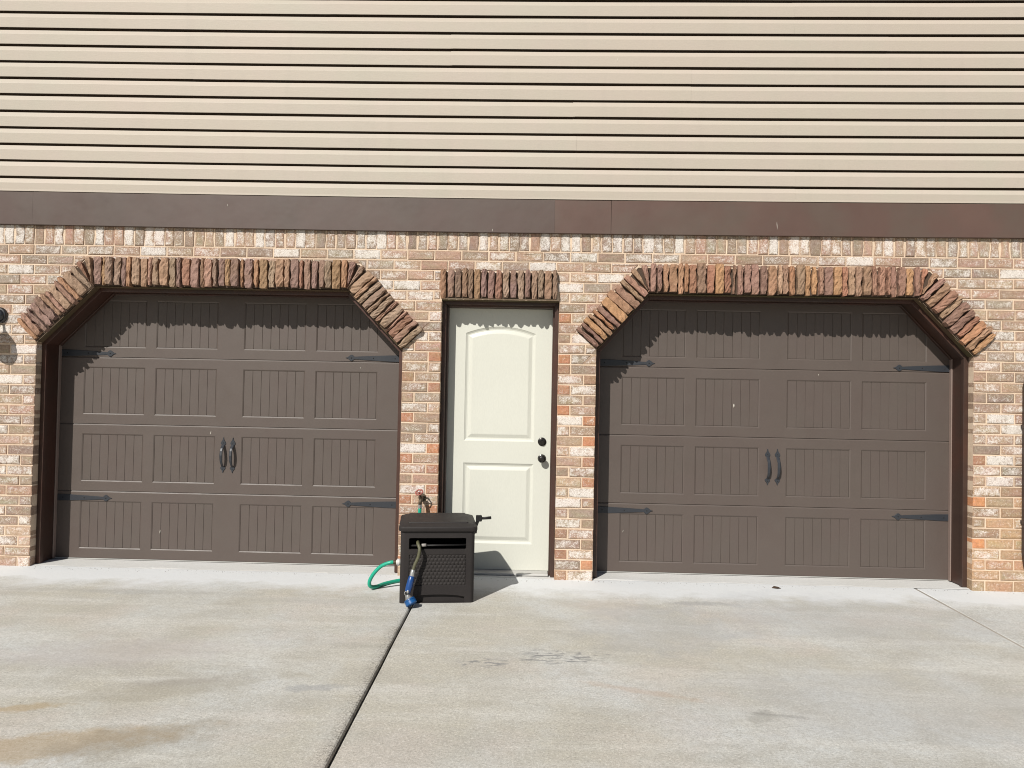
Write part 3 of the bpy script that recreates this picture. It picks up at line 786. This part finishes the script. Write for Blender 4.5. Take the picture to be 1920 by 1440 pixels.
# ------------------------------------------------------------------ trim board + siding
tb = empty('trim_board', (-.2, YW, 2.6), 'long brown metal-wrapped trim board between siding and brick', 'trim board')
def strip(name, x0, x1, prof, mat, parent, n=24, closed=True, dz=None, yo=0):
    """prof (y,z) swept along x following the wall's sag"""
    m = MB(); k = len(prof)
    for i in range(n+1):
        x = x0+(x1-x0)*i/n; s = sag(x)+(dz(x) if dz else 0)
        m.v += [Vector((x, y+yo, z+s)) for y, z in prof]; m.t += [None]*k
    for i in range(n):
        for j in range(k if closed else k-1): m.f.append((i*k+j, i*k+(j+1) % k, (i+1)*k+(j+1) % k, (i+1)*k+j))
    if closed: m.f += [tuple(range(k)), tuple(range((n+1)*k-1, n*k-1, -1))]
    return fix_normals(m.build(name, mat, parent))
FB, FT = 2.589, 2.838
def fprof(y): return [(y, FB+.002), (y+.002, FB), (YW+.02, FB), (YW+.02, FT+.004), (y+.002, FT+.004), (y, FT+.002)]
for x0, x1, dy in ((-7, -3.83, 0), (-3.8285, .152, -.0012), (.1525, .574, .0002), (.5765, 4.3, -.001), (4.301, 6.6, 0)):
    strip('trim_panel', x0, x1, fprof(YW-.028+dy), M['fascia2' if x0 > .15 else 'fascia'], tb, 16, dz=lambda x: .0015*noise.noise(Vector((x*1.7, 0, 0))))
sd = empty('siding', (-.2, -.2, 2.85), 'beige dutch lap vinyl siding above the brown trim board', 'siding')
YSD = YW-.030
# starter strip just above the trim board
strip('starter_strip', WX0, WX1, [(YSD-.004, FT+.006), (YSD-.004, FT+.020), (YSD+.006, FT+.024), (YSD+.026, FT+.024), (YSD+.026, FT+.006)], M['siding'], sd, 30)
EX = .1274
def lap(h0):   # one course, butt edge at the bottom, cove at the top
    return [(YSD+.012, h0+.012), (YSD+.001, h0+.011), (YSD+.001, h0+.0015), (YSD-.0010, h0), (YSD-.0025, h0+.002), (YSD-.0082, h0+.075), (YSD-.0074, h0+.078), (YSD+.0095, h0+.1085), (YSD+.0115, h0+.1125), (YSD+.018, h0+.1130)]
JR = random.Random(8)
pairs = [(-2.30, 1.92), (-1.55, .29), (.29, 3.9), (-2.6, 1.14), (-.64, 2.6), (-1.57, 1.9), (-3.31, .30), (-2.2, 1.33), (.9, 3.2), (-3.0, .4), (-1.0, 2.4), (-2.0, 1.6)]
for k in range(26):
    base = FT+.020+(k*EX)-.017 if k else FT+.016
    base = 2.9585-EX+k*EX
    js = sorted(pairs[(k//2) % 12]); xs = [WX0]+[j for j in js]+[WX1]
    for i in range(3):
        yo = -.0010 if i == 1 else 0
        a = xs[i]-(.015 if i == 1 else 0); c = xs[i+1]+(.015 if i == 1 else 0)
        d1 = JR.uniform(-.0008, .0008); ph = JR.uniform(0, 99)
        pr = lap(base)
        if k == 0: pr = [(y, max(z, FT+.014)) for y, z in pr]
        m = MB(); n = 14; kk = len(pr)
        for q in range(n+1):
            x = a+(c-a)*q/n; s = sag(x)+d1+.0012*noise.noise(Vector((x*1.3, ph, 0)))
            wob = .0010*noise.noise(Vector((x*2.1, ph, 4)))
            m.v += [Vector((x, y+yo+wob, z+s)) for y, z in pr]; m.t += [None]*kk
        for q in range(n):
            for j in range(kk-1): m.f.append((q*kk+j, q*kk+j+1, (q+1)*kk+j+1, (q+1)*kk+j))
        fix_normals(m.build('siding_board', M['siding'], sd))
make('lap_shade_sheathing', *prism([(WX0, 2.6), (WX1, 2.6), (WX1, 6.15), (WX0, 6.15)], YSD+.029, YW+.3, .001), M['backing'], sd)  # sheet behind the laps, coloured dark to paint the shadow lines between courses

# ------------------------------------------------------------------ hose reel box
A0 = Vector((-.829, -1.020, 0)); UV = Vector((.990, .141, 0)).normalized(); NV = Vector((-UV.y, UV.x, 0))
def W(u, d, z): return A0+UV*u+NV*d+Vector((0, 0, z))
BW, BD, BH = .484, .50, .470
hb = empty('hose_reel_box', W(BW/2, BD/2, 0), 'dark brown plastic hose reel box with wicker pattern front, standing before the white door', 'hose reel')
def rrect(u0, u1, z0, z1, r, n=4):
    pts = []
    for cx, cz, a in ((u1-r, z0+r, -90), (u1-r, z1-r, 0), (u0+r, z1-r, 90), (u0+r, z0+r, 180)):
        for i in range(n+1):
            t = math.radians(a+90*i/n); pts.append((cx+r*math.cos(t), cz+r*math.sin(t)))
    return pts
bm_ = MB(); rc = .026
slot = rrect(.054, .430, .346, .424, .010); pan = rrect(.056, .430, .112, .315, .006)
arch = [(.062, .002), (.424, .002), (.424, .040)]+[(.424-.362*i/8, .040+.016*math.sin(math.pi*i/8)**.6) for i in range(1, 8)]+[(.062, .040)]
v, f = face_with_holes([(rc, 0), (BW-rc, 0), (BW-rc, BH), (rc, BH)], [slot, pan, arch], 0)
bm_.add([W(a, d, c) for a, d, c in v], f)
for hh, dep in ((slot, .022), (pan, .010), (arch, .020)):
    q = inset(hh, .003); n = len(hh)
    bm_.add([W(a, 0, c) for a, c in hh]+[W(a, .004, c) for a, c in q]+[W(a, dep, c) for a, c in q], [(i, (i+1) % n, n+(i+1) % n, n+i) for i in range(n)]+[(n+i, n+(i+1) % n, 2*n+(i+1) % n, 2*n+i) for i in range(n)])
# shell: rounded corners, sides, back
loop = []
for cx, cd_, a in ((rc, rc, -90), (rc, BD-rc, -180), (BW-rc, BD-rc, -270), (BW-rc, rc, -360)):
    for i in range(6):
        t = math.radians(a-90*i/5); loop.append((cx+rc*math.cos(t), cd_+rc*math.sin(t)))
n = len(loop); rows = [(0, -.003), (.006, .0), (.40, .0), (.455, .0), (BH, .0)]
for z, o_ in rows: bm_.v += [W(u, d, z) for u, d in loop]; bm_.t += [None]*n
k = len(bm_.v)-n*len(rows)
for r_ in range(len(rows)-1):
    for i in range(n-1): bm_.f.append((k+r_*n+i, k+r_*n+i+1, k+(r_+1)*n+i+1, k+(r_+1)*n+i))
o = bm_.build('body', M['plastic'], hb)
_bm = bmesh.new(); _bm.from_mesh(o.data); bmesh.ops.remove_doubles(_bm, verts=_bm.verts, dist=1e-5); bmesh.ops.recalc_face_normals(_bm, faces=_bm.faces); _bm.to_mesh(o.data); _bm.free()
# recess backs
make('recess_panel', [W(.05, .021, 0), W(.436, .021, 0), W(.436, .021, .06), W(.05, .021, .06)], [(0, 1, 2, 3)], M['plastic'], hb)
# wicker front: woven lozenges in relief
wk = MB(); wk.add([W(.050, .009, .106), W(.436, .009, .106), W(.436, .009, .320), W(.050, .009, .320)], [(0, 1, 2, 3)])
cols, rws = 15, 9; cw, chh = .374/cols, .203/rws
for r_ in range(rws):
    for c_ in range(-1, cols+1):
        u0 = .056+(c_+(.5 if r_ % 2 else 0))*cw; z0 = .112+r_*chh; g = 4; base = len(wk.v)
        uu0, uu1 = max(.0575, u0+.0008), min(.4285, u0+cw*1.18)
        if uu1-uu0 < .006: continue
        for j in range(3):
            for i in range(g+1):
                s = i/g; t = j/2; uu = uu0+(uu1-uu0)*s
                hgt = .0066*math.sin(math.pi*min(1, max(0, s*.94+.03)))*(1 if j == 1 else .55)
                wk.v.append(W(uu, .0085-hgt, z0+.0008+(chh*1.0)*t*.94+(.006 if s > .5 else -.001)*(s-.5))); wk.t.append(None)
        for j in range(2):
            for i in range(g): wk.f.append((base+j*(g+1)+i, base+j*(g+1)+i+1, base+(j+1)*(g+1)+i+1, base+(j+1)*(g+1)+i))
wo = wk.build('wicker_panel', M['wicker'], hb)
# lid: lip, shoulders, raised flat
def lidloop(u0, u1, d0, d1, r, n=5):
    return rrect(u0, u1, d0, d1, r, n)
L0 = [(-.010, BW+.014, -.014, BD+.010, .034, .468), (-.013, BW+.017, -.017, BD+.012, .036, .474), (-.013, BW+.017, -.017, BD+.012, .036, .490), (-.008, BW+.012, -.012, BD+.008, .034, .498),
      (.004, BW, .002, BD-.004, .034, .502), (.028, BW-.024, .030, BD-.030, .030, .511), (.045, BW-.041, .052, BD-.045, .012, .5125), (.047, BW-.043, .054, BD-.047, .012, .5185), (.060, BW-.056, .08, BD-.08, .012, .5205)]
m = MB(); n = 24
for a in L0:
    lp = lidloop(*a[:5]); m.v += [W(u, d, a[5]) for u, d in lp]; m.t += [None]*len(lp)
n = len(lp)
for r_ in range(len(L0)-1):
    for i in range(n): m.f.append((r_*n+i, r_*n+(i+1) % n, (r_+1)*n+(i+1) % n, (r_+1)*n+i))
m.f += [tuple(range(n-1, -1, -1)), tuple(range((len(L0)-1)*n, len(L0)*n))]
o = fix_normals(m.build('lid', M['plastic'], hb))
for p in o.data.polygons: p.use_smooth = len(p.vertices) == 4
o.data.set_sharp_from_angle(angle=math.radians(32))
# latch notch, hose guide bar and clear guide
tobj('guide_bar', [W(.052, .030, .368), W(.434, .030, .372)], .007, M['plastic_dark'], hb, 10)
tobj('hose_guide', [W(.138, .020, .372), W(.150, .018, .373), W(.166, .020, .374)], .0105, M['seal'], hb, 12)
# drum of the reel seen through the slot
lobj('reel_drum', W(.05, .26, .25), UV, [(0, .17), (.006, .17), (.007, .09), (.376, .09), (.377, .17), (.384, .17)], M['plastic_dark'], hb, 24)
# crank on the right side
ck = lobj('crank_arm', W(BW-.004, .20, .435), UV, [(0, .030), (.012, .030), (.018, .020), (.024, .018)], M['plastic_dark'], hb, 16)
vs, fs = tube([W(BW+.014, .20, .42), W(BW+.020, .195, .47), W(BW+.030, .19, .505), W(BW+.036, .19, .530)], [.012, .010, .012, .016], 8)
make('crank_bar', vs, fs, M['plastic_dark'], hb)
vs, fs = bevbox(-.018, .022, -.014, .014, -.021, .021, .004)
make('crank_block', [W(BW+.036, .19, .522)+UV*a+NV*b2+Vector((0, 0, c)) for a, b2, c in vs], fs, M['plastic_dark'], hb)
tobj('crank_grip', [W(BW+.055, .19, .521), W(BW+.085, .19, .523), W(BW+.122, .19, .526)], [.0085, .0095, .0105], M['plastic_dark'], hb, 12)
# inlet fitting on the left side
lobj('inlet_fitting', W(.002, .285, .205), -UV, [(0, .020), (.012, .020), (.014, .024), (.030, .024), (.032, .017), (.036, .016)], M['white_plastic'], hb, 14)

# ------------------------------------------------------------------ hoses, nozzle, faucet
gh = empty('garden_hose', (-1.05, -.68, .0), 'bright green hose looping beside the reel box and rising to the tap', 'hose')
inl = W(-.034, .285, .205)
lobj('hose_coupling', inl+UV*.004, -UV+Vector((0, 0, -.02)), [(0, .0145), (.018, .0145), (.019, .012), (.034, .0115)], M['brass'], gh, 14)
pts = [inl-UV*.020, inl-UV*.045+Vector((0, 0, -.003)), (-1.005, -.745, .176), (-1.055, -.745, .125), (-1.086, -.735, .066), (-1.082, -.715, .028), (-1.052, -.665, .0155), (-1.012, -.575, .0145), (-.945, -.490, .0145), (-.870, -.430, .0145), (-.812, -.388, .020), (-.786, -.372, .060), (-.790, -.368, .2), (-.803, -.368, .40), (-.802, -.371, .525)]
tobj('hose', spline(pts, 8), .0128, M['green'], gh, 14)
lobj('hose_coupling', (-.802, -.371, .522), (0, .0, 1), [(0, .0125), (.004, .0165), (.026, .0165), (.028, .013)], M['steel'], gh, 14)
fc = empty('outdoor_faucet', (-.80, -.27, .58), 'small brass wall tap with red wheel handle above the hose reel box', 'faucet')
lobj('wall_flange', (-.800, -.2745, .590), (0, -1, 0), [(0, .030), (.004, .029), (.007, .014)], M['brass'], fc, 18)
tobj('tap_body', [(-.800, -.275, .590), (-.800, -.315, .592), (-.800, -.345, .588), (-.801, -.362, .575), (-.802, -.370, .548)], [.012, .014, .016, .014, .0125], M['brass'], fc, 12)
tobj('tap_stem', [(-.800, -.333, .592), (-.806, -.352, .617), (-.809, -.366, .634)], [.012, .008, .006], M['brass'], fc, 10)
m = MB(); ax = Vector((-.15, -.62, .77)).normalized(); up = ax.orthogonal().normalized(); s_ = ax.cross(up); wc = Vector((-.810, -.370, .640))
ringp = [wc+(up*math.cos(2*math.pi*i/24)+s_*math.sin(2*math.pi*i/24))*(.026+.0022*math.cos(12*math.pi*i/24)) for i in range(25)]
v, f = tube(ringp, .0052, 8, False); m.add(v, f)
for i in range(5):
    a = 2*math.pi*i/5; v, f = tube([wc, wc+(up*math.cos(a)+s_*math.sin(a))*.026], .003, 6); m.add(v, f)
v, f = lathe(wc-ax*.005, ax, [(0, .009), (.010, .009), (.013, .006)], 12); m.add(v, f)
m.build('wheel_handle', M['red'], fc)
lobj('handle_screw', wc+ax*.008, ax, [(0, .006), (.003, .005), (.004, .001)], M['white_plastic'], fc, 10)

sh = empty('leader_hose', W(.12, -.03, .36), 'short weathered olive hose hanging out of the reel box slot', 'hose')
tobj('hose', spline([W(.118, .10, .375), W(.113, .03, .392), W(.112, -.018, .392), W(.124, -.046, .362), W(.117, -.052, .312), W(.096, -.055, .262), W(.084, -.060, .222)], 8), .0108, M['olive'], sh, 12)
lobj('hose_coupling', W(.0865, -.060, .232), W(.078, -.062, .19)-W(.0865, -.060, .232), [(0, .012), (.004, .0145), (.030, .0155), (.044, .016)], M['steel'], sh, 14)
nz = empty('spray_nozzle', W(.075, -.11, 0), 'blue and grey spray nozzle hanging from the olive hose, resting on the concrete', 'spray nozzle')
p0 = W(.0785, -.062, .192); p1 = W(.052, -.082, .082)
lobj('grip', p0, p1-p0, [(0, .015), (.004, .0185), (.03, .0205), (.07, .0215), (.095, .019), (.112, .0165)], M['blue'], nz, 18)
lobj('grey_insert', W(.058, -.104, .110), (W(.05, -.11, .085)-W(.058, -.104, .110)), [(0, .006), (.012, .0075), (.018, .005)], M['steel'], nz, 12)
lobj('swivel_ring', W(.046, -.100, .092), -NV+Vector((0, 0, .2)), [(-.012, .0135), (.008, .0135), (.010, .0105), (.006, .0085), (.003, .004)], M['steel'], nz, 18)
lobj('swivel_pin', W(.046, -.103, .092), -NV+Vector((0, 0, .2)), [(.0, .0075), (.0085, .0072)], M['rubber'], nz, 14)
h0 = W(.050, -.092, .082); hd = (W(.083, -.118, .026)-h0).normalized()
lobj('neck', h0, hd, [(0, .013), (.012, .016), (.030, .024), (.034, .028)], M['steel'], nz, 18)
lobj('spray_head', h0+hd*.033, hd, [(0, .031), (.002, .036), (.010, .0365), (.0105, .034), (.013, .034), (.0135, .0365), (.034, .0375), (.038, .034), (.039, .028)], M['blue2'], nz, 26)

# ------------------------------------------------------------------ wall lamp at the left edge
lp = empty('wall_lamp', (-4.085, YW, 1.89), 'round black wall lamp at the left edge, casting its shadow on the bricks', 'wall lamp')
lobj('wall_plate', (-4.075, YW+.001, 1.905), (0, -1, 0), [(0, .062), (.012, .062), (.022, .055), (.024, .046), (.030, .044), (.040, .030), (.042, .001)], M['black'], lp, 28)
tobj('arm', spline([(-4.080, YW-.035, 1.90), (-4.095, YW-.09, 1.925), (-4.115, YW-.15, 1.945), (-4.125, YW-.185, 1.925)], 5), .010, M['black'], lp, 10)
lobj('lamp_shade', (-4.125, YW-.19, 1.945), (.05, 0, -1), [(0, .018), (.02, .026), (.05, .056), (.085, .078), (.12, .084), (.16, .080), (.19, .064), (.205, .040), (.21, .001)], M['black'], lp, 26)
# downspout at the right edge
ds = empty('downspout', (3.74, YW-.05, .1), 'dark brown downspout at the right edge of the brick wall', 'downspout')
def rect_tube(pts, w2, d2):
    vs = []; fs = []
    P = [Vector(p) for p in pts]; n = len(P)
    for i in range(n):
        t = (P[min(i+1, n-1)]-P[max(i-1, 0)]).normalized(); s = Vector((t.z, 0, -t.x)).normalized()
        for a, c in ((-1, -1), (-.8, -1.15), (.8, -1.15), (1, -1), (1, 1), (-1, 1)): vs.append(P[i]+s*a*w2+Vector((0, c*d2, 0)))
    for i in range(n-1):
        for k in range(6): fs.append((i*6+k, i*6+(k+1) % 6, (i+1)*6+(k+1) % 6, (i+1)*6+k))
    fs += [tuple(range(6)), tuple(range(n*6-1, n*6-7, -1))]; return vs, fs
DX = 3.655
vs, fs = rect_tube([(DX+.55, YW-.045, 2.56), (DX+.52, YW-.045, 2.3), (DX+.10, YW-.045, 1.66), (DX, YW-.045, 1.52), (DX, YW-.045, .30), (DX+.012, YW-.045, .20), (DX+.05, YW-.045, .13), (DX+.14, YW-.045, .10)], .038, .028)
fix_normals(make('pipe', vs, fs, M['brown_pipe'], ds))
for z in (1.2, .5): box('bracket', DX-.042, DX+.042, YW-.080, YW-.002, z, z+.025, M['brown_pipe'], ds, .002)

# ------------------------------------------------------------------ small marks: dried droppings, a leaf
def splat(x, y, z, dx, dz, wd, parent, mat='splat'):
    m = MB(); P = [(-.5, 0), (-.2, .7), (.15, 1), (.5, .45), (.6, 0), (.4, -.6), (.1, -.9), (-.3, -.5)]
    d = Vector((dx, 0, dz)); s = Vector((dz, 0, -dx)).normalized()
    top = [Vector((x, y, z))+d*a+s*c*wd for a, c in P]
    m.add([v+Vector((0, -.0010, 0)) for v in inset3(top, .75)]+top, [tuple(range(8))]+[(i, 8+i, 8+(i+1) % 8, (i+1) % 8) for i in range(8)])
    fix_normals(m.build('dropping_streak', M[mat], parent))
def inset3(P, k):
    c = sum(P, Vector())/len(P); return [c+(p-c)*k for p in P]
for (px, py_, yy, dx, dz, wd, par) in ((395, 812, 0, .006, .030, .0022, gl), (300, 997, 0, .002, .028, .003, gl), (676, 690, 0, .001, .012, .0015, gl), (1376, 761, .0, 0, .030, .0045, grd), (1168, 996, 0, .004, .020, .002, grd), (1535, 703, 0, .001, .010, .002, grd),
        (427, 385, YW-.0295, .0, .022, .0014, tb), (923, 432, YW-.0295, .002, .022, .0018, tb), (1457, 424, YW-.0295, -.004, .055, .0018, tb), (968, 112, YSD-.0068, -.004, .018, .0016, sd), (1158, 112, YSD-.0068, .008, .03, .0016, sd), (1414, 331, YSD-.0068, -.002, .012, .0025, sd),
        (1796, 803, -.1, 0, .012, .002, None)):
    if par is None: continue
    d = _f+_r*((px-960)/1400)-_u*((py_-720)/1400); t = (yy-CAM.y)/d.y; p = CAM+d*t
    splat(p.x, yy-.0004, p.z, dx, dz, wd, par)
lf = MB(); lf.add([(1.78, -.36, .004), (1.80, -.345, .014), (1.83, -.35, .010), (1.845, -.365, .003), (1.815, -.378, .006)], [(0, 1, 2, 3, 4)])
lf.v += [v-Vector((0, 0, .0015)) for v in lf.v[:5]]; lf.f += [(9, 8, 7, 6, 5)]+[(i, 5+i, 5+(i+1) % 5, (i+1) % 5) for i in range(5)]; lf.t += [None]*5
tag(lf.build('dry_leaf', M['leaf']), 'tiny curled dark leaf on the concrete in front of the right garage door', 'leaf')

# ------------------------------------------------------------------ grit swept against the wall and along the joints
gm = MB(); GR = random.Random(33)
def crumb(x, y, r):
    p = [Vector((GR.uniform(-1, 1), GR.uniform(-1, 1), 0)).normalized()*r*GR.uniform(.6, 1.2) for _ in range(1)]
    vs = [Vector((x+r*math.cos(a)*GR.uniform(.6, 1.2), y+r*math.sin(a)*GR.uniform(.6, 1.2), .0005)) for a in (0, 1.6, 3.1, 4.7)]+[Vector((x, y, r*GR.uniform(.5, 1.1)))]
    gm.add(vs, [(0, 1, 4), (1, 2, 4), (2, 3, 4), (3, 0, 4), (3, 2, 1, 0)])
for _ in range(520):
    x = GR.uniform(-4.4, 4.2)
    crumb(x, YW-.004-abs(GR.gauss(0, .035)), GR.uniform(.0012, .0036))
for _ in range(260):
    y = -1.2-GR.random()*2.2; crumb(groove_x(y)-.012-abs(GR.gauss(0, .03)), y, GR.uniform(.0008, .0024))
for _ in range(160): crumb(GR.uniform(-3, 3), GR.uniform(-3.2, -.3), GR.uniform(.0008, .0022))
tag(gm.build('grit', M['grout']), kind='stuff')
